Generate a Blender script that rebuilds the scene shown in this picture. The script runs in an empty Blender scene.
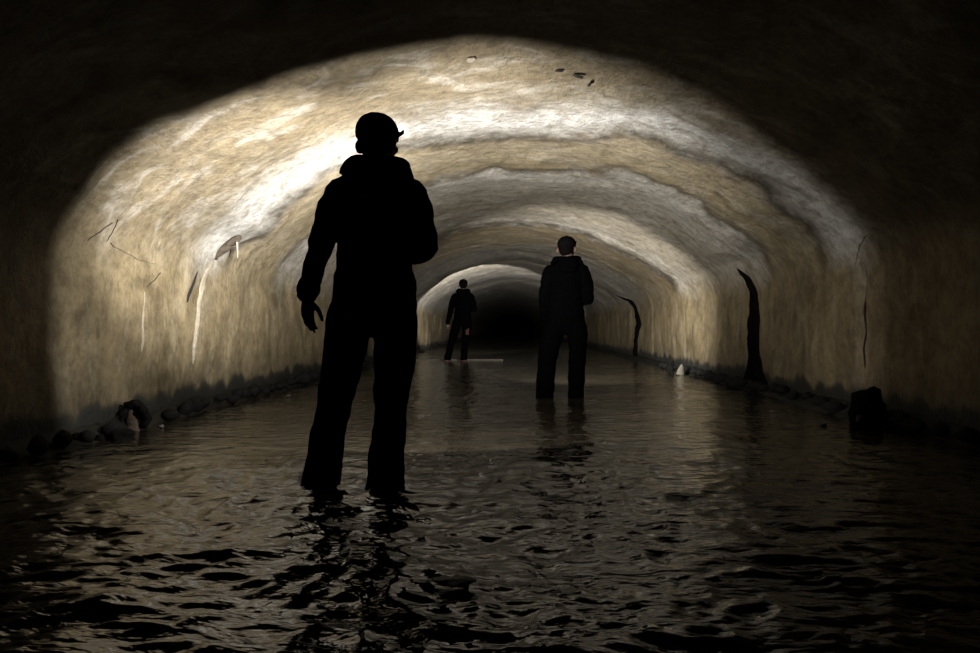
import bpy, bmesh, math, random
import numpy as np
from mathutils import Vector, Matrix

# ------------------------------------------------------------------ camera, world, exposure
S = bpy.context.scene
C = S.collection
CAM_H = 0.72                      # eye height above the water surface (z = 0 is the water)
cam_d = bpy.data.cameras.new('camera'); cam_d.lens = 24.0; cam_d.sensor_width = 36.0
cam_d.clip_start = 0.05; cam_d.clip_end = 300
cam = bpy.data.objects.new('camera', cam_d); C.objects.link(cam)
cam.location = (0, 0, CAM_H)
cam.rotation_euler = (math.radians(90.13), 0, math.radians(1.93))
S.camera = cam
W = bpy.data.worlds.new('world'); S.world = W; W.use_nodes = True
W.node_tree.nodes['Background'].inputs[0].default_value = (0, 0, 0, 1)
W.node_tree.nodes['Background'].inputs[1].default_value = 0.0
vs = S.view_settings
vs.view_transform = 'Standard'; vs.look = 'None'; vs.gamma = 1.0; vs.use_curve_mapping = False
vs.exposure = 2.0
S.cycles.diffuse_bounces = 2

# lamp strengths (the lamps themselves are built with their holders further down)
NEAR_FLOOD, NEAR_WIDE, NEAR_BEAM = 58.0, 530.0, 540.0
MID_FLOOD, FAR_FLOOD = 850.0, 1000.0
WARM = (1.0, 0.97, 0.915)

R = math.radians
rnd = random.Random(7)

# ------------------------------------------------------------------ numpy noise
def _hash(ix, iy, iz, seed):
    n = (ix.astype(np.int64)*374761393 + iy.astype(np.int64)*668265263 + iz.astype(np.int64)*2147483647 + seed*1274126177) & 0xffffffff
    n = ((n ^ (n >> 13))*1274126177) & 0xffffffff
    n = (n ^ (n >> 16)) & 0xffffff
    return n/float(0xffffff)*2-1
def noise3(x, y, z, seed=0):
    x, y, z = np.broadcast_arrays(np.asarray(x, float), np.asarray(y, float), np.asarray(z, float))
    ix, iy, iz = np.floor(x), np.floor(y), np.floor(z)
    fx, fy, fz = x-ix, y-iy, z-iz
    u, v, w = (f*f*f*(f*(f*6-15)+10) for f in (fx, fy, fz))
    r = 0
    for a in (0, 1):
        for b in (0, 1):
            for c in (0, 1):
                r = r + _hash(ix+a, iy+b, iz+c, seed)*(u if a else 1-u)*(v if b else 1-v)*(w if c else 1-w)
    return r
def noise2(x, y, seed=0):
    x, y = np.broadcast_arrays(np.asarray(x, float), np.asarray(y, float))
    ix, iy = np.floor(x), np.floor(y); fx, fy = x-ix, y-iy; z = np.zeros_like(ix)
    u, v = (f*f*f*(f*(f*6-15)+10) for f in (fx, fy))
    r = 0
    for a in (0, 1):
        for b in (0, 1):
            r = r + _hash(ix+a, iy+b, z, seed)*(u if a else 1-u)*(v if b else 1-v)
    return r
def fbm2(x, y, octv=4, seed=0, gain=.5):
    r, a = 0, 1.0
    for i in range(octv):
        r = r + a*noise2(x*2**i+i*17.3, y*2**i-i*9.1, seed+i); a *= gain
    return r
def sstep(a, b, x):
    t = np.clip((x-a)/(b-a), 0, 1); return t*t*(3-2*t)

# ------------------------------------------------------------------ helpers
def tag(o, label=None, cat=None, group=None, kind=None):
    if label: o['label'] = label
    if cat: o['category'] = cat
    if group: o['group'] = group
    if kind: o['kind'] = kind
    return o
def link(name, me, mat=None, parent=None, loc=None, rot=None, smooth=True):
    o = bpy.data.objects.new(name, me); C.objects.link(o)
    if mat is not None and len(me.materials) == 0: me.materials.append(mat)
    if parent is not None: o.parent = parent
    if loc is not None: o.location = loc
    if rot is not None: o.rotation_euler = rot
    if smooth and len(me.polygons): me.polygons.foreach_set('use_smooth', [True]*len(me.polygons))
    return o
def empty(name, loc=(0, 0, 0), rz=0.0):
    o = bpy.data.objects.new(name, None); C.objects.link(o)
    o.empty_display_size = .1; o.location = loc; o.rotation_euler = (0, 0, rz); return o
def grid_mesh(name, P, flip=False, attrs=None):
    """P: (rows, cols, 3)"""
    n, m = P.shape[:2]
    me = bpy.data.meshes.new(name)
    idx = np.arange(n*m).reshape(n, m)
    a, b, c, d = idx[:-1, :-1], idx[1:, :-1], idx[1:, 1:], idx[:-1, 1:]
    q = np.stack([a, d, c, b] if flip else [a, b, c, d], -1).reshape(-1, 4)
    me.vertices.add(n*m); me.vertices.foreach_set('co', P.reshape(-1).astype(np.float32))
    me.loops.add(q.size); me.loops.foreach_set('vertex_index', q.reshape(-1).astype(np.int32))
    me.polygons.add(len(q)); me.polygons.foreach_set('loop_start', np.arange(0, q.size, 4, dtype=np.int32))
    me.update(calc_edges=True); me.validate()
    for k, v in (attrs or {}).items():
        at = me.attributes.new(k, 'FLOAT', 'POINT'); at.data.foreach_set('value', v.reshape(-1).astype(np.float32))
    return me

class MB:
    def __init__(self): self.v = []; self.f = []
    def ring_loft(self, rings, cap=True, closed=False):
        base = len(self.v); n = len(rings[0])
        for r in rings: self.v.extend([tuple(p) for p in r])
        k = len(rings)
        for i in range(k if closed else k-1):
            for j in range(n):
                a = base+i*n+j; b = base+i*n+(j+1) % n
                c = base+((i+1) % k)*n+(j+1) % n; d = base+((i+1) % k)*n+j
                self.f.append((a, b, c, d))
        if cap and not closed:
            self.f.append(tuple(base+j for j in range(n-1, -1, -1)))
            self.f.append(tuple(base+(k-1)*n+j for j in range(n)))
    def tube(self, pts, rad, n=14, ref=(1, 0, 0), closed=False, round_ends=True):
        """swept tube; rad entries scalars or (along ref, across)"""
        pts = [Vector(p) for p in pts]; ref = Vector(ref); rings = []
        k = len(pts)
        rad = [(r, r) if not isinstance(r, (tuple, list)) else r for r in rad]
        if round_ends and not closed:
            t0 = (pts[0]-pts[1]).normalized(); t1 = (pts[-1]-pts[-2]).normalized()
            e0 = min(rad[0]); e1 = min(rad[-1])
            pts = [pts[0]+t0*e0*.85, pts[0]+t0*e0*.55]+pts+[pts[-1]+t1*e1*.55, pts[-1]+t1*e1*.85]
            s = lambda r, q: (r[0]*q, r[1]*q)
            rad = [s(rad[0], .5), s(rad[0], .83)]+rad+[s(rad[-1], .83), s(rad[-1], .5)]
            k = len(pts)
        for i, p in enumerate(pts):
            if closed: t = pts[(i+1) % k]-pts[i-1]
            else: t = pts[min(i+1, k-1)]-pts[max(i-1, 0)]
            t.normalize()
            u = ref-t*ref.dot(t)
            if u.length < 1e-3: u = Vector((0, 1, 0))-t*t.y
            u.normalize(); w = t.cross(u)
            rings.append([p+u*(math.cos(2*math.pi*j/n)*rad[i][0])+w*(math.sin(2*math.pi*j/n)*rad[i][1]) for j in range(n)])
        self.ring_loft(rings, closed=closed)
    def ellipsoid(self, c, r, n=16, m=10, rot=None):
        rings = []; c = Vector(c)
        for i in range(1, m):
            th = math.pi*i/m
            ring = []
            for j in range(n):
                a = 2*math.pi*j/n
                p = Vector((r[0]*math.sin(th)*math.cos(a), r[1]*math.sin(th)*math.sin(a), -r[2]*math.cos(th)))
                if rot is not None: p = rot @ p
                ring.append(c+p)
            rings.append(ring)
        self.ring_loft(rings)
    def box(self, c, s, rot=None):
        b = len(self.v); c = Vector(c)
        for dx in (-.5, .5):
            for dy in (-.5, .5):
                for dz in (-.5, .5):
                    p = Vector((dx*s[0], dy*s[1], dz*s[2]))
                    if rot is not None: p = rot @ p
                    self.v.append(tuple(c+p))
        for f in ((0, 1, 3, 2), (4, 6, 7, 5), (0, 4, 5, 1), (2, 3, 7, 6), (0, 2, 6, 4), (1, 5, 7, 3)):
            self.f.append(tuple(b+i for i in f))
    def mesh(self, name, clean=True):
        me = bpy.data.meshes.new(name); me.from_pydata(self.v, [], self.f); me.update()
        if clean:
            bm = bmesh.new(); bm.from_mesh(me); bmesh.ops.recalc_face_normals(bm, faces=bm.faces); bm.to_mesh(me); bm.free()
        return me
    def fused(self, name, voxel, smooth=3, wrinkle=None):
        """one continuous surface out of overlapping lofts"""
        me = self.mesh(name+'_raw'); o = bpy.data.objects.new(name+'_raw', me); C.objects.link(o)
        m = o.modifiers.new('fuse', 'REMESH'); m.mode = 'VOXEL'; m.voxel_size = voxel; m.use_smooth_shade = True
        if smooth:
            s = o.modifiers.new('relax', 'SMOOTH'); s.iterations = smooth; s.factor = .5
        dg = bpy.context.evaluated_depsgraph_get(); dg.update()
        out = bpy.data.meshes.new_from_object(o.evaluated_get(dg)); out.name = name
        bpy.data.objects.remove(o); bpy.data.meshes.remove(me)
        if wrinkle:
            amp, sc, seed = wrinkle; n = len(out.vertices)
            co = np.empty(n*3); out.vertices.foreach_get('co', co); co = co.reshape(-1, 3)
            no = np.empty(n*3); out.vertices.foreach_get('normal', no); no = no.reshape(-1, 3)
            x, y, z = co.T
            d = noise3(x*sc*.7, y*sc*.7, z*sc, seed)+.5*noise3(x*sc*1.6, y*sc*1.6, z*sc*2.2, seed+3)
            co = co+no*(amp*d)[:, None]
            out.vertices.foreach_set('co', co.reshape(-1)); out.update()
        return out

# ------------------------------------------------------------------ materials
def new_mat(name):
    m = bpy.data.materials.new(name); m.use_nodes = True
    nt = m.node_tree; b = nt.nodes['Principled BSDF']
    return m, nt, b
def N(nt, t, **kw):
    n = nt.nodes.new(t)
    for k, v in kw.items():
        if hasattr(n, k): setattr(n, k, v)
        else: n.inputs[k.replace('_', ' ')].default_value = v
    return n
def noise_node(nt, vec, scale, detail=5, rough=.6, dist=0.0):
    n = N(nt, 'ShaderNodeTexNoise'); n.inputs['Scale'].default_value = scale
    n.inputs['Detail'].default_value = detail; n.inputs['Roughness'].default_value = rough; n.inputs['Distortion'].default_value = dist
    nt.links.new(vec, n.inputs['Vector']); return n.outputs['Fac']
def mapping(nt, vec, scale):
    m = N(nt, 'ShaderNodeMapping'); m.inputs['Scale'].default_value = scale
    nt.links.new(vec, m.inputs['Vector']); return m.outputs['Vector']
def ramp(nt, fac, stops, interp='LINEAR'):
    r = N(nt, 'ShaderNodeValToRGB'); r.color_ramp.interpolation = interp
    el = r.color_ramp.elements
    while len(el) > 1: el.remove(el[0])
    for i, (p, c) in enumerate(stops):
        c = (c, c, c) if not isinstance(c, (tuple, list)) else c
        e = el[0] if i == 0 else el.new(p)
        e.position = p; e.color = (*c, 1)
    nt.links.new(fac, r.inputs['Fac']); return r.outputs['Color']
def mix(nt, a, b, fac, mode='MIX'):
    m = N(nt, 'ShaderNodeMix'); m.data_type = 'RGBA'; m.blend_type = mode
    for sock, v in ((m.inputs[6], a), (m.inputs[7], b), (m.inputs[0], fac)):
        if hasattr(v, 'is_linked'): nt.links.new(v, sock)
        elif isinstance(v, (tuple, list)): sock.default_value = (*v, 1)
        else: sock.default_value = v
    return m.outputs[2]
def math_n(nt, op, a, b=0.0, c=0.0):
    m = N(nt, 'ShaderNodeMath'); m.operation = op
    for s, v in zip(m.inputs, (a, b, c)):
        if hasattr(v, 'is_linked'): nt.links.new(v, s)
        else: s.default_value = v
    return m.outputs[0]
def bump(nt, b, h, strength, dist):
    n = N(nt, 'ShaderNodeBump'); n.inputs['Strength'].default_value = strength; n.inputs['Distance'].default_value = dist
    nt.links.new(h, n.inputs['Height']); nt.links.new(n.outputs[0], b.inputs['Normal'])
def objco(nt): return N(nt, 'ShaderNodeTexCoord').outputs['Object']

def plain(name, col, rough=.8, var=.25, scale=12, bs=.3, spec=.3, metal=0.0):
    m, nt, b = new_mat(name); co = objco(nt)
    n = noise_node(nt, co, scale, 6, .65)
    c0 = tuple(x*(1-var) for x in col); c1 = tuple(min(1, x*(1+var)) for x in col)
    nt.links.new(ramp(nt, n, [(.3, c0), (.7, c1)]), b.inputs['Base Color'])
    b.inputs['Roughness'].default_value = rough; b.inputs['Specular IOR Level'].default_value = spec
    b.inputs['Metallic'].default_value = metal
    bump(nt, b, noise_node(nt, co, scale*4, 5, .7), bs, .01)
    return m

FLOW_MAX = 40.0
def vault_colour(nt, co):
    at = N(nt, 'ShaderNodeAttribute'); at.attribute_name = 'flow'
    wob = math_n(nt, 'MULTIPLY', math_n(nt, 'SUBTRACT', noise_node(nt, co, 2.4, 7, .6), .5), .42)
    fl = math_n(nt, 'DIVIDE', math_n(nt, 'ADD', at.outputs['Fac'], wob), FLOW_MAX)
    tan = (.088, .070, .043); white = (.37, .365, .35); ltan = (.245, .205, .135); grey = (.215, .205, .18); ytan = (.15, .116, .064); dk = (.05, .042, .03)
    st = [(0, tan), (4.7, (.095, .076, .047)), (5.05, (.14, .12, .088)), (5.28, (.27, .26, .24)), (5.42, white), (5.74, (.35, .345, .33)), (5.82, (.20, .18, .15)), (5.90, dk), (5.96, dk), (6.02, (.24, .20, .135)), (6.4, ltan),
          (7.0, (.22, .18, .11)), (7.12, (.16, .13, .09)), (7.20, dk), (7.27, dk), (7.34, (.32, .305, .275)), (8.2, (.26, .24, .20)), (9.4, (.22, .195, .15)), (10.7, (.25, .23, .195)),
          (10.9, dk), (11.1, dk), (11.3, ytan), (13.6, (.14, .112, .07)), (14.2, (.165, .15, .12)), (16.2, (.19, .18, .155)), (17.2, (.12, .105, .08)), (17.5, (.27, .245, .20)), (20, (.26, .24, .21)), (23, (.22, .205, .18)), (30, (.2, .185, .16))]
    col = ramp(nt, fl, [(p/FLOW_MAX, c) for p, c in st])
    # blotches of lime bloom and brown seepage, drawn out along the arch
    s1 = noise_node(nt, mapping(nt, co, (1.0, 1.9, 1.3)), 1.5, 6, .62, 1.2)
    col = mix(nt, col, (.29, .28, .26), math_n(nt, 'MULTIPLY', ramp(nt, s1, [(.50, 0.0), (.64, 1.0)]), .36))
    s2 = noise_node(nt, mapping(nt, co, (1.1, 1.9, 1.1)), 2.2, 6, .64, 1.0)
    col = mix(nt, col, (.085, .062, .032), math_n(nt, 'MULTIPLY', ramp(nt, s2, [(.50, 0.0), (.66, 1.0)]), .6))
    f = noise_node(nt, co, 11, 10, .78)
    col = mix(nt, col, ramp(nt, f, [(.36, (.38, .35, .30)), (.57, (1.15, 1.14, 1.12))]), .75, 'MULTIPLY')
    sp = noise_node(nt, co, 34, 3, .5)
    col = mix(nt, col, (.02, .016, .012), math_n(nt, 'MULTIPLY', ramp(nt, sp, [(.68, 0.0), (.74, 1.0)]), .8))
    return col
def vault_material():
    m, nt, b = new_mat('lime_streaked_plaster'); co = objco(nt)
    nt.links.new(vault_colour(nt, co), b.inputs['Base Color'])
    b.inputs['Roughness'].default_value = .68; b.inputs['Specular IOR Level'].default_value = .35
    h = math_n(nt, 'ADD', noise_node(nt, co, 22, 8, .7), math_n(nt, 'MULTIPLY', noise_node(nt, co, 6, 6, .7), 1.5))
    bump(nt, b, h, .75, .03)
    return m
def wall_material(name, base, dark, pale, pale_amt):
    m, nt, b = new_mat(name); co = objco(nt)
    v = noise_node(nt, mapping(nt, co, (1, 1.5, .9)), 1.7, 8, .66, .6)
    col = ramp(nt, v, [(.34, dark), (.5, base), (.66, tuple(x*1.3 for x in base))])
    st = noise_node(nt, mapping(nt, co, (1, 2.8, .7)), 2.0, 7, .66, .5)
    col = mix(nt, col, pale, math_n(nt, 'MULTIPLY', ramp(nt, st, [(.5, 0.0), (.68, 1.0)]), pale_amt))
    bl = noise_node(nt, co, 2.3, 8, .68)
    col = mix(nt, col, tuple(x*.6 for x in dark), math_n(nt, 'MULTIPLY', ramp(nt, bl, [(.52, 0.0), (.70, 1.0)]), .55))
    f = noise_node(nt, co, 11, 10, .78)
    col = mix(nt, col, ramp(nt, f, [(.36, (.40, .36, .30)), (.57, (1.15, 1.13, 1.10))]), .62, 'MULTIPLY')
    sep = N(nt, 'ShaderNodeSeparateXYZ'); nt.links.new(co, sep.inputs[0])
    # grey lime bloom where the vault springs
    hi = N(nt, 'ShaderNodeAttribute'); hi.attribute_name = 'haunch'
    up = math_n(nt, 'ADD', hi.outputs['Fac'], math_n(nt, 'MULTIPLY', math_n(nt, 'SUBTRACT', noise_node(nt, co, 2.6, 9, .72), .5), math_n(nt, 'MULTIPLY', math_n(nt, 'SUBTRACT', 1.0, hi.outputs['Fac']), 2.0)))
    col = mix(nt, col, vault_colour(nt, co), ramp(nt, up, [(.25, 0.0), (.85, 1.0)]))
    # black slime tide mark with a scalloped, streaky upper edge
    edge = noise_node(nt, mapping(nt, co, (0, 3.0, 1.2)), 1.6, 2, .4)
    z = math_n(nt, 'SUBTRACT', sep.outputs[2], math_n(nt, 'MULTIPLY', math_n(nt, 'SUBTRACT', edge, .5), .30))
    tide = ramp(nt, z, [(.14, 1.0), (.18, .9), (.23, .28), (.5, 0.0)])
    col = mix(nt, col, (.011, .011, .009), tide)
    nt.links.new(col, b.inputs['Base Color'])
    b.inputs['Roughness'].default_value = .65; b.inputs['Specular IOR Level'].default_value = .3
    h = math_n(nt, 'ADD', noise_node(nt, co, 24, 8, .7), math_n(nt, 'MULTIPLY', noise_node(nt, mapping(nt, co, (1, 1.6, .8)), 5, 6, .7), 1.5))
    bump(nt, b, h, .5, .03)
    return m
def water_material():
    m, nt, b = new_mat('murky_water'); co = objco(nt)
    n = noise_node(nt, mapping(nt, co, (.8, 1.6, 1)), 1.5, 5, .6)
    nt.links.new(ramp(nt, n, [(.3, (.009, .0073, .005)), (.7, (.017, .014, .009))]), b.inputs['Base Color'])
    b.inputs['Roughness'].default_value = .015; b.inputs['IOR'].default_value = 1.333; b.inputs['Specular IOR Level'].default_value = .85
    h = math_n(nt, 'ADD', noise_node(nt, mapping(nt, co, (.7, 1.7, 1)), 8, 3, .5, .4), math_n(nt, 'MULTIPLY', noise_node(nt, mapping(nt, co, (1, 1.6, 1)), 30, 2, .5), .12))
    bump(nt, b, h, .55, .03)
    return m

M = {}
M['vault'] = vault_material()
M['wall_l'] = wall_material('ochre_plaster', (.142, .113, .066), (.078, .060, .032), (.22, .195, .145), .5)
M['wall_r'] = wall_material('brown_plaster', (.135, .106, .060), (.075, .056, .028), (.22, .195, .15), .45)
M['water'] = water_material()
M['bed'] = plain('bed_mud', (.03, .024, .016), .9)
M['silt'] = plain('black_silt', (.010, .009, .007), .7, .5, 9, .8, .12)
M['stone'] = plain('wet_stone', (.008, .0075, .007), .7, .5, 10, .7, .08)
M['rock'] = plain('dark_rock', (.004, .0036, .0032), .8, .5, 14, .8, .05)
M['seep'] = plain('black_seepage', (.0035, .003, .0028), .9, .4, 14, .9, .0)
M['calcite'] = plain('calcite', (.21, .182, .135), .55, .25, 30, .8, .5)
M['drip'] = plain('pale_drip', (.24, .225, .19), .35, .1, 40, .3, .5)
M['pipe'] = plain('rusty_pipe', (.048, .037, .026), .8, .5, 25, .7, .3)
M['root'] = plain('root', (.018, .013, .008), .8)
M['clay'] = plain('fired_clay', (.045, .030, .020), .8, .4, 16, .6)
M['pale'] = plain('pale_plaster', (.075, .067, .052), .8, .2, 20, .5)
M['crust'] = plain('crust_or_shade', (.008, .0065, .005), .9, .5, 25, .8)
M['wood'] = plain('wet_wood', (.04, .032, .023), .7, .4, 14, .5)
M['scrap'] = plain('black_scrap', (.005, .0045, .004), .4, .3, 18, .5, .5)
M['cloth'] = plain('black_cloth', (.0005, .0005, .0006), 1.0, .3, 40, .25, .0)
M['trouser'] = plain('dark_trouser_cloth', (.0005, .00048, .00048), 1.0, .3, 40, .25, .0)
M['cap'] = plain('cap_cloth', (.0015, .0014, .0014), 1.0, .3, 60, .2, .0)
M['skin'] = plain('skin', (.035, .016, .011), .7, .12, 30, .1, .4)
M['hair'] = plain('black_hair', (.0015, .0013, .0012), .9, .3, 90, .5, .0)
M['eye'] = plain('eye', (.05, .048, .045), .3, .05, 10, .0, .5)
M['boot'] = plain('boot_rubber', (.004, .0035, .0035), .6, .3, 20, .2, .5)
M['red_boot'] = plain('boot_red_leather', (.02, .006, .004), .7, .3, 20, .2, .4)
M['red_cloth'] = plain('red_cloth', (.016, .005, .0035), .9, .3, 40, .2, .2)
M['lamp_body'] = plain('lamp_housing', (.01, .01, .011), .5, .2, 30, .1, .5)
lm, nt_, b_ = new_mat('lamp_glass'); b_.inputs['Base Color'].default_value = (.9, .88, .8, 1)
b_.inputs['Emission Color'].default_value = (*WARM, 1); b_.inputs['Emission Strength'].default_value = 2.0
M['lamp_glass'] = lm

# ------------------------------------------------------------------ tunnel shell
X0, HALF, ZS, RISE = .05, 2.85, 1.37, 1.15          # axis, half width, springing height, rise of the vault
RV = (HALF**2+RISE**2)/(2*RISE); ZC = ZS+RISE-RV; TH = math.asin(HALF/RV)
FIL = .26                                            # length of the rounded haunch on either leg
def rows(y0=-6.0, y1=85.0):
    out = [y0]; y = y0
    while y < y1:
        if y < 2.5: d = .35
        elif y < 34: d = max(.035, .0055*y)
        else: d = 1.2
        y += d; out.append(y)
    return np.array(out)
Y = rows()
JOINTS = [10.9, 13.4, 15.7, 17.6, 19.6, 22.0, 25.0, 29.0, 34.0, 40.0]
def ring_relief(y, s, seed):
    """construction joints of the lining: shallow ledges and grooves across the bore"""
    r = 0
    for i, j in enumerate(JOINTS):
        jj = j+.05*noise2(s*1.3+i*5, s*0+i, seed)
        r = r+(.03 if i % 2 == 0 else -.028)*sstep(jj-.05, jj+.05, y)
        r = r-.03*np.exp(-((y-jj-.12)/.06)**2)
    return r
LINES = [(5.92, .020), (7.24, .024), (11.1, .03)]
def flow_of(YY, s):
    return YY+.30*fbm2(s*.75, YY*.3, 3, 11)+.10*fbm2(s*2.6, YY*.9, 4, 23)-.05*np.abs(s)
def build_vault():
    n = 190
    TE = TH-FIL/RV
    t = np.linspace(-TE-.004, TE+.004, n)
    YY, TT = np.meshgrid(Y, t, indexing='ij'); s = TT*RV
    flow = flow_of(YY, s)
    rel = .045*fbm2(s*.7, YY*.5, 4, 31)+.012*fbm2(s*3.5, YY*3.0, 3, 41)
    for p, h in LINES:       # flaked coats of lime: each ends in a little wavy ledge
        rel = rel+h*(sstep(p-.05, p+.03, flow)*(1-sstep(p+.03, p+1.2, flow)))
    rel = rel*np.clip((TE+.004-np.abs(TT))/.06, 0.1, 1)+ring_relief(YY, s*0, 3)
    rad = RV-rel
    P = np.stack([X0+rad*np.sin(TT), YY, ZC+rad*np.cos(TT)], -1)
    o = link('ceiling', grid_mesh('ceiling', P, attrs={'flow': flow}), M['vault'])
    return tag(o, 'low plaster vault of the tunnel streaked with pale lime bands', kind='structure')
build_vault()
RIGHT_GROOVE = 5.5
def lining_relief(side, YY, ZZ):
    ez = ZC+RV*math.cos(TH-FIL/RV)
    fade = 1-.9*sstep(ZS-.3, ez, ZZ)
    r = (.03*fbm2(YY*.6, ZZ*.8, 4, 50 if side < 0 else 70)+.010*fbm2(YY*4, ZZ*2.0, 3, 59 if side < 0 else 79))*fade+ring_relief(YY, ZZ*0, 3)
    if side > 0:
        r = r-.014*fade*np.exp(-((YY-RIGHT_GROOVE-.06*noise2(ZZ*3, ZZ*0, 5))/.05)**2)
    return r
def build_wall(side):
    k1, k2 = 52, 16
    z = np.linspace(-.2, ZS-FIL, k1); prof = [(HALF, zz, 1.0, 0.0) for zz in z]
    TE = TH-FIL/RV; ex, ez = RV*math.sin(TE), ZC+RV*math.cos(TE)
    for i in range(1, k2+1):                    # quadratic rounding from the wall into the vault
        q = i/k2
        px = (1-q)**2*HALF+2*q*(1-q)*HALF+q*q*ex; pz = (1-q)**2*(ZS-FIL)+2*q*(1-q)*ZS+q*q*ez
        dx = 2*q*(ex-HALF); dz = 2*(1-q)*FIL+2*q*(ez-ZS); l = math.hypot(dx, dz)
        prof.append((px, pz, dz/l, dx/l))
    prof = np.array(prof)
    YY, KK = np.meshgrid(Y, np.arange(len(prof)), indexing='ij')
    PX, ZZ, NX, NZ = (prof[:, c][KK] for c in range(4))
    r = lining_relief(side, YY, ZZ)
    seg = np.concatenate([[0], np.cumsum(np.hypot(np.diff(prof[:, 0]), np.diff(prof[:, 1])))]); arc = seg[-1]-seg
    flow = flow_of(YY, side*(TE*RV+arc[KK])); haunch = np.clip(1-arc[KK]/.62, 0, 1)
    XX = X0+side*(PX-r*NX); ZZ = ZZ+r*NZ
    o = link('wall_left' if side < 0 else 'wall_right', grid_mesh('wall', np.stack([XX, YY, ZZ], -1), flip=side > 0, attrs={'flow': flow, 'haunch': haunch}), M['wall_l' if side < 0 else 'wall_r'])
    tag(o, 'tunnel side wall of stained ochre plaster on the %s' % ('left' if side < 0 else 'right'), kind='structure')
build_wall(-1); build_wall(1)
def inner_x(side, z):
    TE = TH-FIL/RV; ex, ez = RV*math.sin(TE), ZC+RV*math.cos(TE)
    if z <= ZS-FIL: r = HALF
    elif z < ez:
        lo, hi = 0.0, 1.0
        for _ in range(30):
            q = (lo+hi)/2
            if (1-q)**2*(ZS-FIL)+2*q*(1-q)*ZS+q*q*ez < z: lo = q
            else: hi = q
        r = (1-q*q)*HALF+q*q*ex
    else: r = math.sqrt(max(RV**2-(z-ZC)**2, .01))
    return X0+side*r
def vault_z(x): return ZC+math.sqrt(RV**2-(x-X0)**2)
# bed under the water, far closure
mb = MB(); mb.box((X0, 39.5, -.19), (2*HALF+.3, 91, .12)); tag(link('floor', mb.mesh('floor'), M['bed'], smooth=False), 'muddy tunnel bed under the water', kind='structure')

# ------------------------------------------------------------------ water
FEET = [(-.88, 2.96), (-.575, 2.96), (.335, 6.75), (.665, 6.75)]
def build_water():
    ys = [-4.0]; y = -4.0
    while y < 84:
        d = .3 if y < 1.0 else (float(np.clip(y*y/470*1.4, .011, .09)) if y < 22 else 1.0)
        y += d; ys.append(y)
    xs = np.linspace(X0-HALF-.02, X0+HALF+.02, 420)
    YY, XX = np.meshgrid(np.array(ys), xs, indexing='ij')
    wx = XX+.25*fbm2(XX*.8, YY*.8, 2, 3); wy = YY+.18*fbm2(XX*1.1, YY*.9, 2, 5)
    rid = lambda a: 1-np.abs(a)*2
    h = .010*fbm2(wx*1.4+wy*.3, wy*2.6, 2, 101)+.0066*noise2(wx*4.6+wy*.8, wy*8.0, 103)+.0046*rid(noise2(wx*7.5+2-wy*1.2, wy*12, 105))+.0026*rid(noise2(wx*13, wy*20, 107))+.0016*noise2(wx*24, wy*34, 109)+.0006*noise2(wx*48, wy*60, 111)
    rough_near = 1-sstep(2.9, 4.6, YY)
    left = 1-sstep(-.2, 1.6, XX-.15*(YY-2))
    amp = .48+1.15*rough_near*(.5+.5*left)
    amp = amp*(1-.5*sstep(8, 16, YY))
    calm = np.exp(-((XX+1.75)/.65)**2-((YY-4.4)/.9)**2)
    amp = amp*(1-.65*calm)
    h = h*amp
    for i, (fx, fy) in enumerate(FEET):    # water piling up and breaking round the legs
        r = np.sqrt((XX-fx)**2+(YY-fy)**2)
        k = np.exp(-((r-.13)/.05)**2)*.007+np.exp(-((r-.30)/.07)**2)*.006
        k = k*(1+.8*noise2(XX*14, YY*14, 200+i))+.007*np.exp(-(r/.38)**2)*noise2(XX*22, YY*26, 210+i)
        h = h+k*(1.0 if i < 2 else .5)
    h = h*np.clip((HALF+.02-np.abs(XX-X0))/.3, .2, 1)
    o = link('water', grid_mesh('water', np.stack([XX, YY, h], -1), flip=True), M['water'])
    tag(o, 'shallow dark rippling water covering the tunnel bed', 'water', kind='stuff')
build_water()

# ------------------------------------------------------------------ silt banks and stones along the walls
def build_bank(side):
    ys = np.concatenate([np.arange(1.5, 12, .05), np.arange(12, 40, .2)])
    t = np.linspace(0, 1, 16)
    YY, TT = np.meshgrid(ys, t, indexing='ij')
    wid = .42+.12*noise2(YY*.9, YY*0, 301+side)
    zz = .10*(1-TT)**1.5-.05*TT+.022*fbm2(TT*4, YY*5, 3, 311+side)*(1-.3*TT)
    zz[:, -1] = -.1
    XX = X0+side*(HALF+.03-TT*wid)
    o = link('silt_bank', grid_mesh('silt_bank', np.stack([XX, YY, zz], -1), flip=side > 0), M['silt'])
    tag(o, 'black wet silt heaped along the foot of the %s wall' % ('left' if side < 0 else 'right'), 'silt', kind='stuff')
build_bank(-1); build_bank(1)
def rock_mesh(name, seed, sub=2, rough=.28, sharp=0):
    bm = bmesh.new(); bmesh.ops.create_icosphere(bm, subdivisions=sub, radius=1)
    for v in bm.verts:
        p = v.co.copy()
        d = float(noise3(p.x*1.3+seed, p.y*1.3, p.z*1.3, seed))*rough+float(noise3(p.x*3+seed, p.y*3, p.z*3, seed+5))*rough*.45
        v.co = p*(1+d)
    me = bpy.data.meshes.new(name); bm.to_mesh(me); bm.free(); return me
STONES = [rock_mesh('rubble_stone', 11+i, 2) for i in range(5)]
for me in STONES: me.materials.append(M['stone'])
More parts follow.
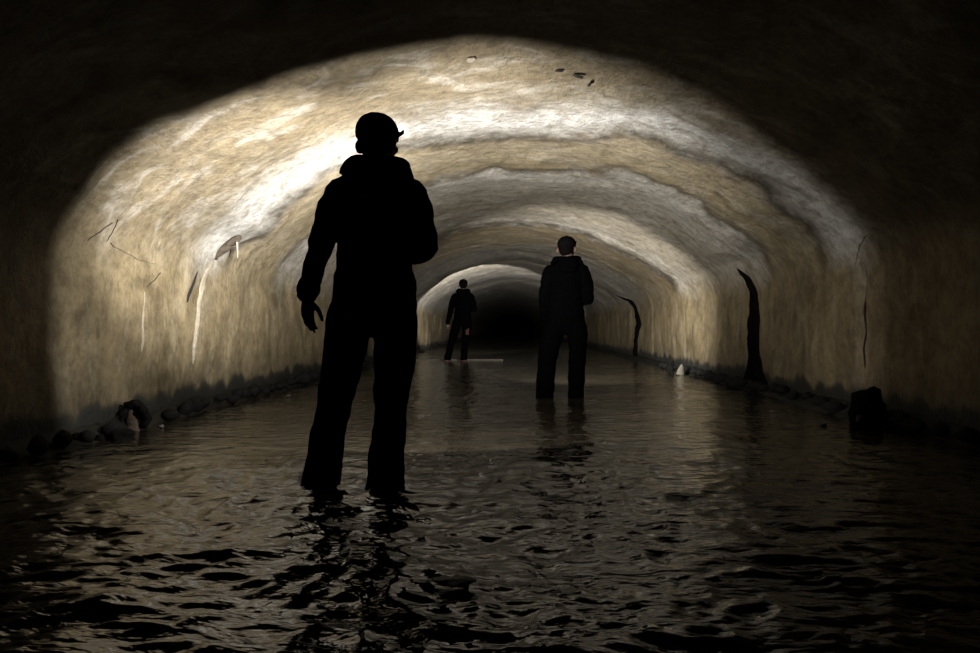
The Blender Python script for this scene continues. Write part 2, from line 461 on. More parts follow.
for side, nm in ((-1, 'left'), (1, 'right')):
    y = 3.1
    while y < 12:
        s = rnd.uniform(.045, .085)
        if abs(y-4.55) > .28 or side > 0:
            o = link('rubble_stone', rnd.choice(STONES))
            o.location = (X0+side*(HALF-.09-rnd.uniform(0, .09)), y, .05+rnd.uniform(-.01, .03))
            o.scale = (s*.85, s*rnd.uniform(1.0, 1.6), s*rnd.uniform(.7, 1.1)); o.rotation_euler = (0, 0, rnd.uniform(0, 6))
            tag(o, 'dark wet rubble stone in the row along the foot of the %s wall' % nm, 'stone', 'rubble stones along the %s wall' % nm)
        y += s*rnd.uniform(2.6, 5.0)

# ------------------------------------------------------------------ seepage and lime growths on the walls
def growth(name, side, pts, thick, mat, label, cat, seed=0, ragged=.2, n=40):
    """a raised crust on the wall: pts = (y, z, half width), bottom to top"""
    pts = sorted(pts, key=lambda p: p[1]); zz = [p[1] for p in pts]
    z = np.linspace(zz[0], zz[-1], n)
    yc = np.interp(z, zz, [p[0] for p in pts]); w = np.interp(z, zz, [p[2] for p in pts])
    u = np.linspace(-1, 1, 13); P = np.zeros((n, 13, 3))
    for i in range(n):
        wl = w[i]*(1+ragged*float(noise2(z[i]*9, 1.5, seed))+.5*ragged*float(noise2(z[i]*27, 3.5, seed)))
        wr = w[i]*(1+ragged*float(noise2(z[i]*9, 7.5, seed))+.5*ragged*float(noise2(z[i]*27, 9.5, seed)))
        end = min(1.0, (i+.3)/3, (n-1-i+.3)/3)
        for k, uu in enumerate(u):
            prof = math.sqrt(max(0, 1-uu*uu))
            tt = thick*prof*end*(1+.35*float(noise2(z[i]*12, uu*2, seed+2)))
            yy = yc[i]+uu*(wl if uu < 0 else wr)
            x = inner_x(side, z[i])-side*(float(lining_relief(side, np.array(yy), np.array(z[i])))+tt-(.002 if prof > .05 else .02))
            P[i, k] = (x, yy, z[i]-(tt*.5 if z[i] > ZS else 0))
    o = link(name, grid_mesh(name, P, flip=side < 0), mat)
    return tag(o, label, cat)
growth('seepage_crust', 1, [(7.9, .0, .62), (7.92, .12, .44), (7.93, .25, .28), (7.92, .45, .20), (7.93, .8, .18), (7.98, 1.1, .13), (8.07, 1.34, .07), (8.2, 1.46, .02)], .05, M['seep'],
       'broad black seepage streak widening down the right wall to the water', 'stain', 5)
growth('seepage_crust', 1, [(15.4, .0, .26), (15.4, .4, .18), (15.1, .8, .22), (15.5, 1.2, .16), (15.7, 1.38, .14), (16.8, 1.56, .06)], .05, M['seep'],
       'narrow black seepage streak far down the right wall, hooked at the top', 'stain', 9, .3)
growth('seepage_crust', 1, [(5.52, .35, .004), (5.54, .55, .014), (5.51, .7, .006), (5.52, .85, .016), (5.5, 1.0, .005), (5.48, 1.25, .003)], .006, M['crust'],
       'thin dark crack stain running down the right wall above the jagged rock', 'stain', 13, .5)
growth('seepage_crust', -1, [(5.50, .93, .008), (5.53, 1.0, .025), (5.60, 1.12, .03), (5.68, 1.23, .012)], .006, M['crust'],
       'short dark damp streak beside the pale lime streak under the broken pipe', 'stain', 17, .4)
growth('lime_streak', -1, [(5.66, .40, .010), (5.67, .55, .030), (5.68, .75, .036), (5.70, .95, .040), (5.76, 1.12, .038), (5.86, 1.24, .035), (5.95, 1.33, .03)], .022, M['calcite'],
       'long pale lime streak trailing down the left wall from the broken pipe', 'lime streak', 21, .45)
growth('lime_streak', -1, [(4.80, .53, .006), (4.82, .62, .018), (4.81, .75, .012), (4.83, .9, .006), (4.83, 1.0, .003)], .008, M['calcite'],
       'short thin pale lime streak on the left wall above the broken drain mouth', 'lime streak', 25, .5)

# broken pipe end with a hanging drip
pr = empty('broken_pipe', (-2.80, 5.96, 1.37))
rings = []; n = 20
ax = Vector((.27, -.02, .16)).normalized(); uu = Vector((0, 1, 0)); uu = (uu-ax*uu.dot(ax)).normalized(); ww = ax.cross(uu)
outer, inner = [], []
for i in range(7):
    t = -.06+.36*i/6
    ring_o, ring_i = [], []
    for j in range(n):
        a = 2*math.pi*j/n
        cut = (.045*math.sin(a+.6)+.02*math.sin(3*a)) if i == 6 else 0
        p = ax*(t+cut)
        ring_o.append(p+uu*math.cos(a)*.040+ww*math.sin(a)*.040); ring_i.append(p+uu*math.cos(a)*.029+ww*math.sin(a)*.029)
    outer.append(ring_o); inner.append(ring_i)
mb = MB(); mb.ring_loft(outer+inner[::-1], cap=False)
link('pipe_wall', mb.mesh('pipe_wall'), M['pipe'], pr)
mb = MB(); mb.tube([(.265, -.02, .135), (.27, -.02, .08), (.272, -.02, .0)], [.011, .008, .004], 8)
link('lime_drip', mb.mesh('lime_drip'), M['drip'], pr)['label'] = 'thin white lime drip hanging from the pipe lip'
mb = MB(); mb.tube([(.05, -.004, .03-.035), (.06, -.004, .036+.0), (.055, -.004, .034+.036)], [.012, .014, .012], 8)
mb2 = MB(); c0 = ax*.045
mb2.tube([c0+uu*math.cos(a)*.043+ww*math.sin(a)*.043 for a in [2*math.pi*k/16 for k in range(16)]], [.008]*16, 8, closed=True, ref=ax)
link('pipe_collar', mb2.mesh('pipe_collar'), M['crust'], pr)
tag(pr, 'broken rusty pipe end sticking out of the left wall', 'pipe')

# roots, and cracks built as raised root strands
def wall_pt(side, y, z, off=.004):
    return Vector((inner_x(side, z)-side*(off+float(lining_relief(side, np.array(y), np.array(z)))), y, z))
def root(side, pts, r, label):
    P = []
    for k in range(len(pts)-1):
        for q in range(4):
            t = q/4; a, b = pts[k], pts[k+1]
            P.append(wall_pt(side, a[0]+(b[0]-a[0])*t+rnd.uniform(-.006, .006), a[1]+(b[1]-a[1])*t+rnd.uniform(-.006, .006), .003+rnd.uniform(0, .004)))
    P.append(wall_pt(side, *pts[-1]))
    m = MB(); m.tube(P, [.36*r*(1-.55*i/len(P)) for i in range(len(P))], 7, ref=(0, 0.3, 1))
    tag(link('root', m.mesh('root'), M['root']), label, 'root')
root(-1, [(4.33, 1.43), (4.26, 1.36), (4.18, 1.29)], .010, 'thin dark root slanting down at the top of the left wall')
root(-1, [(4.37, 1.45), (4.38, 1.38), (4.36, 1.31)], .009, 'thin dark root hanging straight down beside the slanting root')
root(-1, [(4.40, 1.30), (4.6, 1.25), (4.8, 1.22), (5.0, 1.22)], .006, 'fine crack line drawn along the crease above the left wall')
root(-1, [(5.06, 1.16), (4.95, 1.09), (4.85, 1.03)], .010, 'dark crack line leaning above the short lime streak')
root(1, [(5.25, 1.45), (5.4, 1.40), (5.52, 1.34), (5.6, 1.25)], .008, 'dark crack line along the crease at the top of the right wall')

# vault holes and cracks as raised lumps, shade of the hollows put into colour
def vault_lump(name, x, y, s, seed, mat, label, cat, yaw=0):
    me = rock_mesh(name, seed, 2, .4)
    o = link(name, me, mat); o.location = (x, y, vault_z(x)-.005); o.scale = (s[0], s[1], s[2]); o.rotation_euler = (0, math.asin((x-X0)/RV), yaw)
    tag(o, label, cat)
vault_lump('pale_hole_lump', -.27, 4.33, (.035, .028, .014), 61, M['calcite'], 'small pale lump standing for a pale-rimmed hole in the vault near the edge of the light', 'nodule')
vault_lump('crust_or_shade', .33, 4.55, (.035, .012, .006), 62, M['crust'], 'small dark patch for the shade of a hollow in the vault, leftmost of three', 'crust')
vault_lump('crust_or_shade', .47, 4.62, (.045, .018, .008), 63, M['crust'], 'dark patch for the shade of a hollow in the vault, middle of three', 'crust', .5)
vault_lump('crust_or_shade', .56, 4.75, (.014, .035, .008), 64, M['crust'], 'dark patch for the shade of a hollow in the vault, rightmost of three', 'crust')

# ------------------------------------------------------------------ loose things by the banks
dr = empty('drain_mouth', (-2.66, 4.52, .0))
arc = [(-.095+.02*math.sin(5*t), .0, .04+.0*t) for t in (0,)]
pts = []; rad = []
for k in range(13):
    a = math.pi*(-.12+1.24*k/12)
    pts.append((.085*math.cos(a)+.006*math.sin(k*2.1), .012*math.sin(k*1.7), .085+.105*math.sin(a)+.006*math.sin(k*3.3))); rad.append(.026+.009*math.sin(k*2.7))
mb = MB(); mb.tube(pts, rad, 9, ref=(0, 1, 0)); link('rim', mb.fused('rim', .008, 1, (.008, 30, 3)), M['rock'], dr)
mb = MB(); mb.ellipsoid((.0, .05, .08), (.08, .05, .11)); link('recess', mb.fused('recess', .012, 2, (.006, 25, 4)), M['rock'], dr)
mb = MB(); mb.tube([(-.035, .03, .15), (-.025, .0, .09), (.0, -.03, .03), (.015, -.05, -.03)], [(.022, .014), (.032, .018), (.045, .02), (.05, .02)], 10)
link('clay_tongue', mb.fused('clay_tongue', .009, 1, (.006, 30, 8)), M['clay'], dr)['label'] = 'reddish brown clay spilling from the opening'
tag(dr, 'broken drain mouth with reddish clay at the foot of the left wall', 'drain')

def rock(name, loc, s, seed, mat, label, cat, rz=0, rough=.4, group=None):
    me = rock_mesh(name, seed, 3, rough); o = link(name, me, mat, smooth=True); o.location = loc; o.scale = s; o.rotation_euler = (0, 0, rz)
    return tag(o, label, cat, group)
rock('jagged_rock', (2.62, 4.92, .10), (.105, .10, .16), 171, M['rock'], 'black jagged rock standing at the foot of the right wall', 'rock', .4, .45)
rock('clay_chip', (2.50, 4.80, .07), (.022, .02, .03), 72, M['clay'], 'small reddish chip leaning on the jagged rock', 'chip')
rock('wet_lump', (-2.50, 4.12, .02), (.07, .06, .05), 73, M['rock'], 'larger black lump standing in the shallow water by the left bank', 'rock', 1)
rock('wet_lump', (-2.62, 4.08, .01), (.035, .03, .03), 74, M['rock'], 'small black lump beside the larger lump by the left bank', 'rock', 2)
rock('wet_lump', (-2.72, 4.0, .04), (.03, .03, .02), 75, M['rock'], 'tiny black lump nearest the left wall', 'rock', 2)
rock('pebble_or_glint', (-2.33, 6.75, .012), (.022, .02, .015), 76, M['pale'], 'pale pebble on the left bank behind the near person', 'pebble')
rock('pebble_or_glint', (-2.52, 4.62, .012), (.016, .015, .012), 77, M['pale'], 'pale pebble beside the broken drain mouth', 'pebble')
rock('pebble_or_glint', (2.28, 4.86, .01), (.026, .02, .012), 78, M['clay'], 'brown pebble in the water left of the jagged rock', 'pebble')
rock('pebble_or_glint', (2.22, 5.65, .008), (.022, .015, .008), 79, M['pale'], 'pale flat lump standing for a glint on the water below the broad black streak', 'pebble')  # a glint on the water, put into a small pale solid
mb = MB(); mb.tube([(0, 0, -.02), (.005, 0, .05), (.012, 0, .11), (.01, 0, .15)], [(.075, .05), (.06, .04), (.04, .028), (.015, .012)], 8, round_ends=False)
o = link('plaster_shard', mb.fused('plaster_shard', .012, 1, (.008, 20, 5)), M['pale'], loc=(2.56, 10.05, .02), rot=(0, R(8), .3)); tag(o, 'pale pointed plaster shard propped on the right bank', 'shard')
rock('bank_rock', (2.48, 10.3, .09), (.05, .07, .12), 81, M['rock'], 'dark upright rock behind the pale plaster shard', 'rock', .2, .5)
# black scrap in the water in the foreground
rock('driftwood_scrap', (-.155, 1.80, .02), (.042, .026, .013), 83, M['scrap'], 'black scrap of driftwood floating in the foreground water', 'scrap', -.2, .75)
# board and silt bar by the far person
mb = MB(); mb.box((-1.25, 14.7, .004), (2.1, .10, .03)); bm = bmesh.new(); me = mb.mesh('plank'); bm.from_mesh(me); bmesh.ops.bevel(bm, geom=bm.edges[:], offset=.006, segments=1, affect='EDGES'); bm.to_mesh(me); bm.free()
tag(link('plank', me, M['wood'], smooth=False), 'thin pale board lying across the shallows behind the far person', 'board')
ys = np.linspace(12.9, 15.4, 60); xs = np.linspace(-2.75, .3, 60); YY, XX = np.meshgrid(ys, xs, indexing='ij')
zz = -.01-.06*sstep(.45, 1.0, np.abs(YY-14.1)/1.25)-.10*sstep(-.6, .2, XX)+.010*fbm2(XX*3, YY*3, 3, 401)
tag(link('silt_bar', grid_mesh('silt_bar', np.stack([XX, YY, zz], -1), flip=True), M['silt']), 'low bar of wet silt under the far person', 'silt', kind='stuff')

# ------------------------------------------------------------------ people
def hand(mb, wrist, d, palm_n, thumb_side, curl, L=.185, spread=1.0):
    """wrist point, finger direction, palm normal, direction of the thumb; five separate bent fingers"""
    d = Vector(d).normalized(); s = Vector(thumb_side); s = (s-d*s.dot(d)).normalized(); pn = Vector(palm_n); pn = (pn-d*pn.dot(d)-s*pn.dot(s)).normalized()
    w = Vector(wrist); k = L/.185
    mb.tube([w-d*.03, w+d*.01*k, w+d*.045*k, w+d*.085*k], [(.024, .021), (.030*k, .018*k), (.039*k, .016*k), (.038*k, .013*k)], 12, ref=s)
    specs = [(.031, .088, .070, .0082), (.0105, .094, .080, .0086), (-.0105, .090, .074, .0082), (-.031, .080, .058, .0072)]
    for i, (off, st, ln, r) in enumerate(specs):
        p = w+d*(st-.02)*k+s*off*k*spread; dd = (d+s*off*2.2*(spread-.6)).normalized(); pts = [p]; rr = [r*1.1*k]
        ang = 0
        for seg, c in ((.02+.42*ln, .5), (.33*ln, 1.0), (.25*ln, .75)):
            ang += curl*c
            q = dd*math.cos(ang)+pn*math.sin(ang)
            pts.append(pts[-1]+q*seg*k); rr.append(r*(1.0-.07*len(rr))*k)
        mb.tube(pts, rr, 9, ref=s)
    p = w+d*.025*k+s*.026*k+pn*.006
    t1 = (d*.75+s*.6+pn*.35).normalized(); t2 = (d*.95+s*.15+pn*(.3+.3*curl)).normalized(); t3 = (d*.95-s*.05+pn*(.3+.5*curl)).normalized()
    a = p+t1*.038*k; b_ = a+t2*.034*k; c_ = b_+t3*.026*k
    mb.tube([p, a, b_, c_], [.0145*k, .0125*k, .0115*k, .009*k], 9, ref=s)

def person(name, loc, P, label, rz=0.0):
    root_ = empty(name, loc, rz)
    V = Vector
    hx, hz = P['head']                      # centre of the head in x, height of the crown (cap top)
    yaw = P.get('yaw', R(-17)); Rz = Matrix.Rotation(yaw, 3, 'Z')
    hc = V((hx, P.get('head_y', .03), hz-.130))  # head centre
    def hp(x, y, z): return hc+Rz @ V((x, y, z))
    La, Ra = P['larm'], P['rarm']
    Ll, Rl = ([(q[0][0]*.85, 0, 1.0, .075), (q[0][0]*.95, 0, .95, .095)]+q for q in (P['lleg'], P['rleg']))
    T = P['torso']
    # ---- body: one continuous surface from head to feet
    mb = MB()
    mb.ellipsoid(hc+Rz @ V((0, -.008, .02)), (.079, .098, .100), 20, 14, Rz)
    mb.tube([hp(0, .03, .02), hp(0, .035, -.04), hp(0, .045, -.085), hp(0, .05, -.105)], [(.070, .068), (.064, .062), (.050, .050), (.034, .036)], 16, ref=Rz @ V((1, 0, 0)))
    mb.tube([hp(0, .098, .025), hp(0, .112, -.005), hp(0, .118, -.022)], [.010, .013, .015], 10)
    for s in (-1, 1):
        mb.ellipsoid(hp(s*.014, .105, -.027), (.010, .010, .008), 8, 6)
        mb.ellipsoid(hp(s*.088, -.012, -.014), (.011, .025, .034), 12, 8, Rz @ Matrix.Rotation(s*R(40), 3, 'Z'))
        mb.tube([hp(s*.018, .096, .036), hp(s*.042, .086, .038)], [.010, .009], 8)
        mb.ellipsoid(hp(s*.045, .066, -.02), (.024, .024, .022), 10, 8)
    mb.tube([hp(-.022, .098, -.056), hp(0, .106, -.054), hp(.022, .098, -.056)], [.006, .008, .006], 8)
    mb.tube([hp(-.019, .098, -.066), hp(0, .105, -.067), hp(.019, .098, -.066)], [.006, .009, .006], 8)
    mb.ellipsoid(hp(0, .088, -.098), (.022, .018, .016), 10, 8)
    nb = V((T[0][0], 0, 1.50)); nt2 = hc+V((0, -.02, -.04))
    mb.tube([nb, nb.lerp(nt2, .5), nt2], [.062, .055, .055], 14)
    mb.tube([V((t[0], t[4] if len(t) > 4 else 0, t[1])) for t in T], [(t[2]*.86, t[3]*.86) for t in T], 24)
    for A in (La, Ra): mb.tube([V(p[:3]) for p in A['pts']], [p[3]*.72 for p in A['pts']], 14)
    for Lg in (Ll, Rl): mb.tube([V(p[:3]) for p in Lg], [p[3]*.78 for p in Lg], 14)
    for A in (La, Ra): hand(mb, A['wrist'], A['d'], A['pn'], A['ts'], A['curl'], A.get('L', .185), A.get('spread', 1.0))
    body = link('body', mb.fused('body', .0042, 3), M['skin'], root_)
    for s in (-1, 1):
        e = MB(); e.ellipsoid(hp(s*.031, .083, .014), (.012, .012, .012), 12, 8); link('eye', e.mesh('eye'), M['eye'], body)
    # ---- hair under the cap
    mb = MB(); mb.ellipsoid(hc+Rz @ V((0, -.016, .012)), (.083, .098, .098), 20, 14, Rz)
    mb.ellipsoid(hc+Rz @ V((0, -.055, -.03)), (.062, .05, .055), 16, 10, Rz)
    hm = mb.fused('hair', .006, 3)
    bm = bmesh.new(); bm.from_mesh(hm)
    inv = Rz.transposed()
    dele = [v for v in bm.verts if (lambda q: q.y > .045+.1*q.z or (q.y > .01 and q.z < -.005) or q.z < -.085)(inv @ (v.co-hc))]
    bmesh.ops.delete(bm, geom=dele, context='VERTS'); bm.to_mesh(hm); bm.free()
    link('hair', hm, M['hair'], root_)
    # ---- cap and its brim
    prof = [(.093, .114, .018), (.0945, .116, .035), (.094, .115, .052), (.0895, .110, .073), (.080, .098, .093), (.066, .081, .109), (.048, .059, .121), (.027, .034, .128), (.006, .008, .131)]
    inn = [(a*.93, b*.93, z-.006) for a, b, z in prof[::-1]]
    rings = [[hp(a*math.cos(2*math.pi*j/28), -.006+b*math.sin(2*math.pi*j/28), z) for j in range(28)] for a, b, z in prof+inn]
    mb = MB(); mb.ring_loft(rings)
    cap = link('cap', mb.mesh('cap'), M['cap'], root_)
    br = []
    pitch = P.get('brim', R(20))
    for th in (.009, -.007):
        g = []
        for i in range(9):
            a = R(-62)+R(124)*i/8
            xi, yi = .088*math.sin(a), .106*math.cos(a)
            ln = .078*(math.cos(a*1.15)**.6 if math.cos(a*1.15) > 0 else 0)+.012
            xo, yo = xi*.98, yi+ln
            g.append([hp(xi, yi-.012, .036+th), hp((xi+xo)/2, (yi+yo)/2, .040+th+math.sin(pitch)*ln*.5), hp(xo, yo, .040+th+math.sin(pitch)*ln)])
        br.append(g)
    mb = MB(); top, bot = br
    ringsb = [top[i]+bot[i][::-1] for i in range(9)]
    mb.ring_loft(ringsb)
    link('brim', mb.mesh('brim'), M['cap'], cap)
    mb = MB(); mb.ellipsoid(hp(0, -.006, .131), (.009, .009, .006), 10, 6); link('button', mb.mesh('button'), M['cap'], cap)
    # ---- jacket: trunk and sleeves in one, hood and cuffs on it
    mb = MB()
    JT = [t for t in T if t[1] > .98]
    mb.tube([V((t[0], t[4] if len(t) > 4 else 0, t[1])) for t in JT], [(t[2], t[3]) for t in JT], 28)
    for A in (La, Ra): mb.tube([V(p[:3]) for p in A['pts']], [p[3] for p in A['pts']], 16)
    for sgn, A in ((-1, La), (1, Ra)):
        s0 = V(A['pts'][0][:3]); mb.tube([V((T[0][0]+sgn*.05, 0, 1.525)), V((T[0][0]+sgn*.115, 0, 1.497)), s0+V((-sgn*.005, 0, .008))], [(.075, .055), (.07, .058), (.068, .068)], 14, ref=(0, 1, 0))
    jk = link('jacket', mb.fused('jacket', .0075, 3, (.0060, 15, P['seed'])), M['cloth'], root_)
    cx = T[0][0]+.004
    ring = []; rr = []
    for k in range(20):
        a = 2*math.pi*k/20
        ring.append(V((cx+.104*math.cos(a), .005+.088*math.sin(a), 1.58+.022*math.cos(a*2)*.4-.012*math.sin(a)))); rr.append((.034, .050))
    mb = MB(); mb.tube(ring, rr, 10, closed=True, ref=(0, 0, 1))
    # rr first axis follows z
    mb.ellipsoid((cx, -.105, 1.525), (.105, .045, .085), 16, 10)
    mb.tube([V((cx-.09, -.02, 1.60)), V((cx-.13, -.02, 1.575)), V((cx-.160, -.015, 1.552))], [(.03, .05), (.028, .05), (.012, .03)], 10, ref=(0, 0, 1))
    mb.tube([V((cx+.09, -.02, 1.60)), V((cx+.118, -.02, 1.575)), V((cx+.138, -.015, 1.54)), V((cx+.155, -.01, 1.51))], [(.03, .05), (.03, .05), (.03, .045), (.02, .04)], 10, ref=(0, 0, 1))
    link('hood', mb.fused('hood', .0075, 3, (.005, 22, P['seed']+4)), M['cloth'], jk)
    for A in (La, Ra):
        p0, p1 = V(A['pts'][-2][:3]), V(A['pts'][-1][:3]); t = (p1-p0).normalized(); r = A['pts'][-1][3]
        m2 = MB(); m2.tube([p1-t*.035, p1-t*.01, p1+t*.012], [r*1.06, r*1.12, r*.98], 14)
        link('cuff', m2.fused('cuff', .006, 2, (.003, 30, P['seed']+8)), M['cloth'], jk)
    # ---- trousers
    mb = MB()
    TT = [t for t in T if t[1] < 1.06]
    mb.tube([V((t[0], t[4] if len(t) > 4 else 0, t[1])) for t in TT], [(t[2]*.985, t[3]*.985) for t in TT], 28)
    for Lg in (Ll, Rl): mb.tube([V(p[:3]) for p in Lg], [(p[3], p[3]*1.05) for p in Lg], 18, round_ends=False)
    tr = link('trousers', mb.fused('trousers', .0075, 4, (.0060, 11, P['seed']+20)), M['trouser'], root_)
    # ---- boots
    for Lg, toe in ((Ll, P['ltoe']), (Rl, P['rtoe'])):
        a = V(Lg[-1][:3]); f = V((math.sin(toe), math.cos(toe), 0))
        mb = MB()
        base = V((a.x, a.y, 0))
        mb.tube([base-f*.055+V((0, 0, .045)), base+f*.03+V((0, 0, .048)), base+f*.11+V((0, 0, .042)), base+f*.175+V((0, 0, .034))], [(.044, .045), (.046, .048), (.050, .042), (.040, .032)], 14, ref=f.cross(V((0, 0, 1))))
        mb.tube([base+V((0, 0, .05)), base+V((0, 0, .16))], [.055, .055], 14)
        bt = link('boot', mb.fused('boot', .008, 3), P.get('boot', M['boot']), root_)
        m2 = MB(); m2.tube([base-f*.07+V((0, 0, .011)), base+f*.03+V((0, 0, .011)), base+f*.12+V((0, 0, .011)), base+f*.19+V((0, 0, .011))], [(.044, .011), (.046, .011), (.053, .011), (.042, .011)], 14, ref=f.cross(V((0, 0, 1))))
        link('sole', m2.mesh('sole'), M['boot'], bt)
    if P.get('pouch'):
        x, y, z = P['pouch']; m2 = MB(); m2.box((x, y, z), (.07, .05, .15)); link('thigh_pocket', m2.fused('thigh_pocket', .01, 2, (.004, 25, 3)), M['red_cloth'], tr)['label'] = 'dull red pocket on the thigh'
    return tag(root_, label, 'person')

def lamp(name, loc, label, holder_rz, spots):
    r = empty(name, loc, holder_rz)
    prof = [(-.10, .020), (-.098, .036), (-.03, .038), (.0, .040), (.03, .056), (.055, .060), (.062, .060), (.062, .052), (.050, .050)]
    rings = [[(rr*math.cos(2*math.pi*j/24), y, rr*math.sin(2*math.pi*j/24)) for j in range(24)] for y, rr in prof]
    mb = MB(); mb.ring_loft(rings); hs = link('housing', mb.mesh('housing'), M['lamp_body'], r)
    mb = MB(); mb.tube([(0, .052, 0), (0, .056, 0)], [.050, .048], 24, round_ends=False); link('lens', mb.mesh('lens'), M['lamp_glass'], r)
    mb = MB(); mb.tube([(0, -.075, .030), (0, -.075, .075), (0, -.06, .088), (0, .0, .090), (0, .02, .082), (0, .025, .035)], [.009]*6, 10); link('handle', mb.mesh('handle'), M['lamp_body'], r)
    mb = MB(); mb.ellipsoid((0, -.02, .041), (.009, .014, .006), 10, 6); link('switch', mb.mesh('switch'), M['clay'], hs)
    for (aim, half, blend, power, size) in spots:
        d = bpy.data.lights.new('lamp_light', 'SPOT'); d.energy = power; d.color = WARM; d.spot_size = 2*half; d.spot_blend = blend; d.shadow_soft_size = size
        o = bpy.data.objects.new('lamp_light', d); C.objects.link(o); o.parent = r; o.location = (0, .075, 0)
        v = Vector(aim); o.rotation_euler = v.to_track_quat('-Z', 'Y').to_euler()
    return tag(r, label, 'lamp')

BED = -.13
torso1 = [(.016, 1.555, .090, .075), (.016, 1.515, .150, .098), (.015, 1.43, .174, .118), (.014, 1.32, .166, .125), (.010, 1.20, .172, .120), (.006, 1.09, .184, .118), (.008, 1.02, .193, .122), (.009, .95, .199, .128), (.002, .905, .19, .115)]
near = dict(seed=1, head=(.018, 1.834), torso=torso1, yaw=R(-17), brim=R(38),
    larm=dict(pts=[(-.150, 0, 1.455, .076), (-.184, -.005, 1.39, .070), (-.222, -.01, 1.27, .061), (-.255, -.005, 1.17, .056), (-.289, .02, 1.08, .051), (-.312, .04, 1.02, .050)],
              wrist=(-.318, .05, .985), d=(.02, .06, -1), pn=(.8, -.6, 0), ts=(.6, .8, 0), curl=.36, L=.175, spread=.85),
    rarm=dict(pts=[(.175, 0, 1.455, .078), (.205, -.005, 1.38, .074), (.226, -.01, 1.29, .070), (.234, .0, 1.215, .070), (.185, .11, 1.205, .058), (.125, .235, 1.225, .047)],
              wrist=(.108, .265, 1.228), d=(-.35, .85, .0), pn=(-.1, .0, -1), ts=(-1, 0, 0), curl=1.0, L=.178),
    lleg=[(-.098, .0, .90, .106), (-.124, .0, .78, .098), (-.142, .005, .70, .094), (-.165, .015, .57, .086), (-.181, .02, .50, .078), (-.205, .005, .36, .079), (-.222, -.005, .25, .082), (-.243, -.01, .10, .088), (-.248, -.01, .05, .088)],
    rleg=[(.105, .0, .90, .104), (.106, .0, .78, .097), (.101, .01, .70, .095), (.086, .02, .57, .083), (.081, .022, .50, .078), (.074, .005, .36, .078), (.068, -.01, .25, .083), (.062, -.015, .10, .090), (.060, -.015, .05, .090)],
    ltoe=R(-14), rtoe=R(10))
mid = dict(near); mid.update(seed=5, head=(.020, 1.834), yaw=R(-20),
    larm=dict(pts=[(-.155, 0, 1.455, .076), (-.180, .0, 1.38, .074), (-.200, .005, 1.27, .068), (-.208, .02, 1.17, .064), (-.205, .09, 1.06, .056), (-.195, .155, .99, .050)],
              wrist=(-.190, .172, .97), d=(.10, .35, -1), pn=(.9, .3, .1), ts=(.4, .9, 0), curl=.42, L=.17, spread=.8),
    rarm=dict(pts=[(.180, 0, 1.455, .078), (.206, -.005, 1.37, .074), (.224, -.01, 1.26, .070), (.226, .0, 1.18, .070), (.18, .11, 1.18, .058), (.125, .235, 1.215, .047)],
              wrist=(.108, .265, 1.222), d=(-.35, .85, .0), pn=(-.1, .0, -1), ts=(-1, 0, 0), curl=1.0, L=.178),
    lleg=[(-.105, .0, .90, .115), (-.140, .0, .78, .112), (-.160, .005, .70, .105), (-.178, .015, .57, .098), (-.188, .02, .50, .093), (-.198, .005, .36, .093), (-.206, -.005, .25, .094), (-.216, -.01, .10, .097), (-.218, -.01, .05, .097)],
    rleg=[(.115, .0, .90, .110), (.128, .0, .78, .104), (.130, .01, .70, .096), (.124, .02, .57, .089), (.120, .022, .50, .087), (.115, .005, .36, .085), (.112, -.01, .25, .083), (.108, -.015, .10, .083), (.108, -.015, .05, .083)],
    ltoe=R(-10), rtoe=R(8))
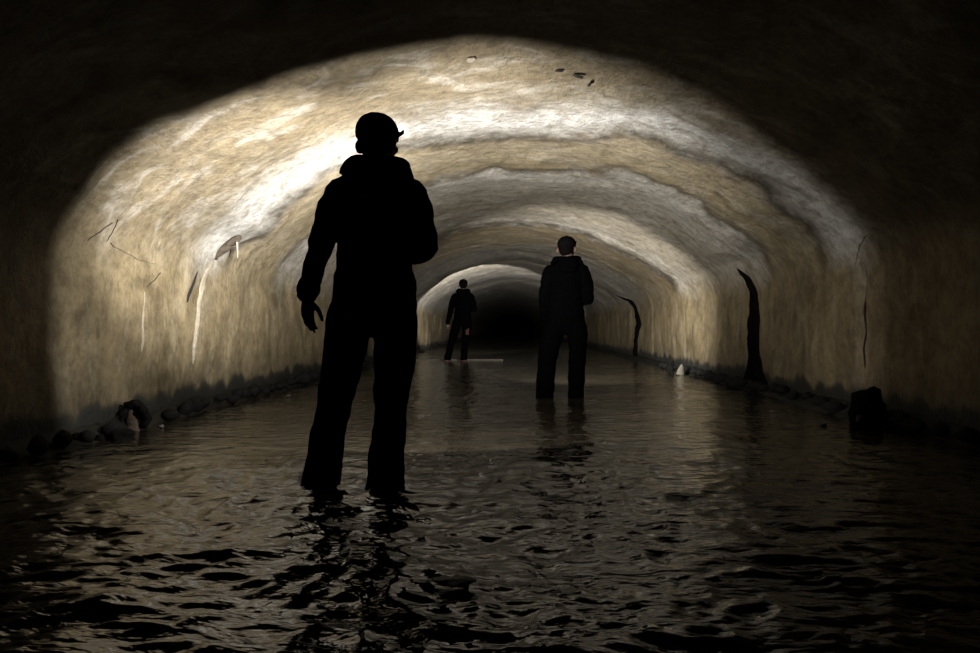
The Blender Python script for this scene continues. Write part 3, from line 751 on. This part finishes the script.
far = dict(near); far.update(seed=9, head=(.02, 1.834), yaw=R(4), boot=M['red_boot'], pouch=(.115, -.075, .70),
    larm=dict(pts=[(-.155, 0, 1.455, .076), (-.195, .0, 1.38, .074), (-.235, .005, 1.24, .067), (-.262, .01, 1.12, .062), (-.295, .03, .99, .052), (-.315, .05, .90, .048)],
              wrist=(-.318, .055, .88), d=(.04, .12, -1), pn=(.8, .5, .1), ts=(.9, .35, 0), curl=.42, L=.17, spread=.8),
    rarm=dict(pts=[(.180, 0, 1.455, .078), (.216, -.005, 1.37, .074), (.244, -.01, 1.26, .070), (.250, .0, 1.18, .070), (.20, .11, 1.18, .058), (.13, .235, 1.215, .047)],
              wrist=(.112, .265, 1.222), d=(-.35, .85, .0), pn=(-.1, .0, -1), ts=(-1, 0, 0), curl=1.0, L=.178),
    lleg=[(-.105, .0, .90, .112), (-.140, .0, .78, .106), (-.165, .005, .70, .098), (-.205, .015, .57, .088), (-.225, .02, .50, .080), (-.262, .005, .36, .076), (-.285, -.005, .25, .076), (-.318, -.01, .12, .078), (-.324, -.01, .085, .078)],
    rleg=[(.105, .0, .90, .108), (.095, .0, .78, .104), (.088, .01, .70, .096), (.072, .02, .57, .083), (.064, .022, .50, .078), (.050, .005, .36, .074), (.042, -.01, .25, .074), (.032, -.015, .12, .076), (.030, -.015, .085, .076)],
    ltoe=R(-60), rtoe=R(-40))
P1 = (-.635, 2.96, BED); P2 = (.547, 6.75, -.165); P3 = (-1.075, 14.1, -.055)
person('person', P1, near, 'nearest person in black hooded jacket and cap, left arm hanging, wading ankle-deep')
person('person', P2, mid, 'middle person in black hooded jacket and cap standing right of centre in the water')
person('person', P3, far, 'farthest person in dark hooded clothes with dull red boots standing on the silt')
LO = (.050, .335, 1.115)
def lamp_at(p): return (p[0]+LO[0], p[1]+LO[1], p[2]+LO[2])
hot = Vector((-2.25, 5.35, 1.86))-Vector(lamp_at(P1))
lamp('hand_lamp', lamp_at(P1), 'black hand lamp held before the chest of the nearest person', 0, [((-.13, 1, -.02), R(71), .14, NEAR_FLOOD, .02), ((.10, 1, .38), R(44), 1.0, NEAR_WIDE, .02), (tuple(hot), R(36), 1.0, NEAR_BEAM, .02)])  # wide and tilted beams are added inside this one lamp to brighten the vault
lamp('hand_lamp', lamp_at(P2), 'black hand lamp held before the chest of the middle person', 0, [((.16, 1, -.05), R(41), 1.0, MID_FLOOD, .02)])
lamp('hand_lamp', lamp_at(P3), 'black hand lamp held before the chest of the farthest person', 0, [((-.02, 1, .04), R(22), .25, FAR_FLOOD, .02)])
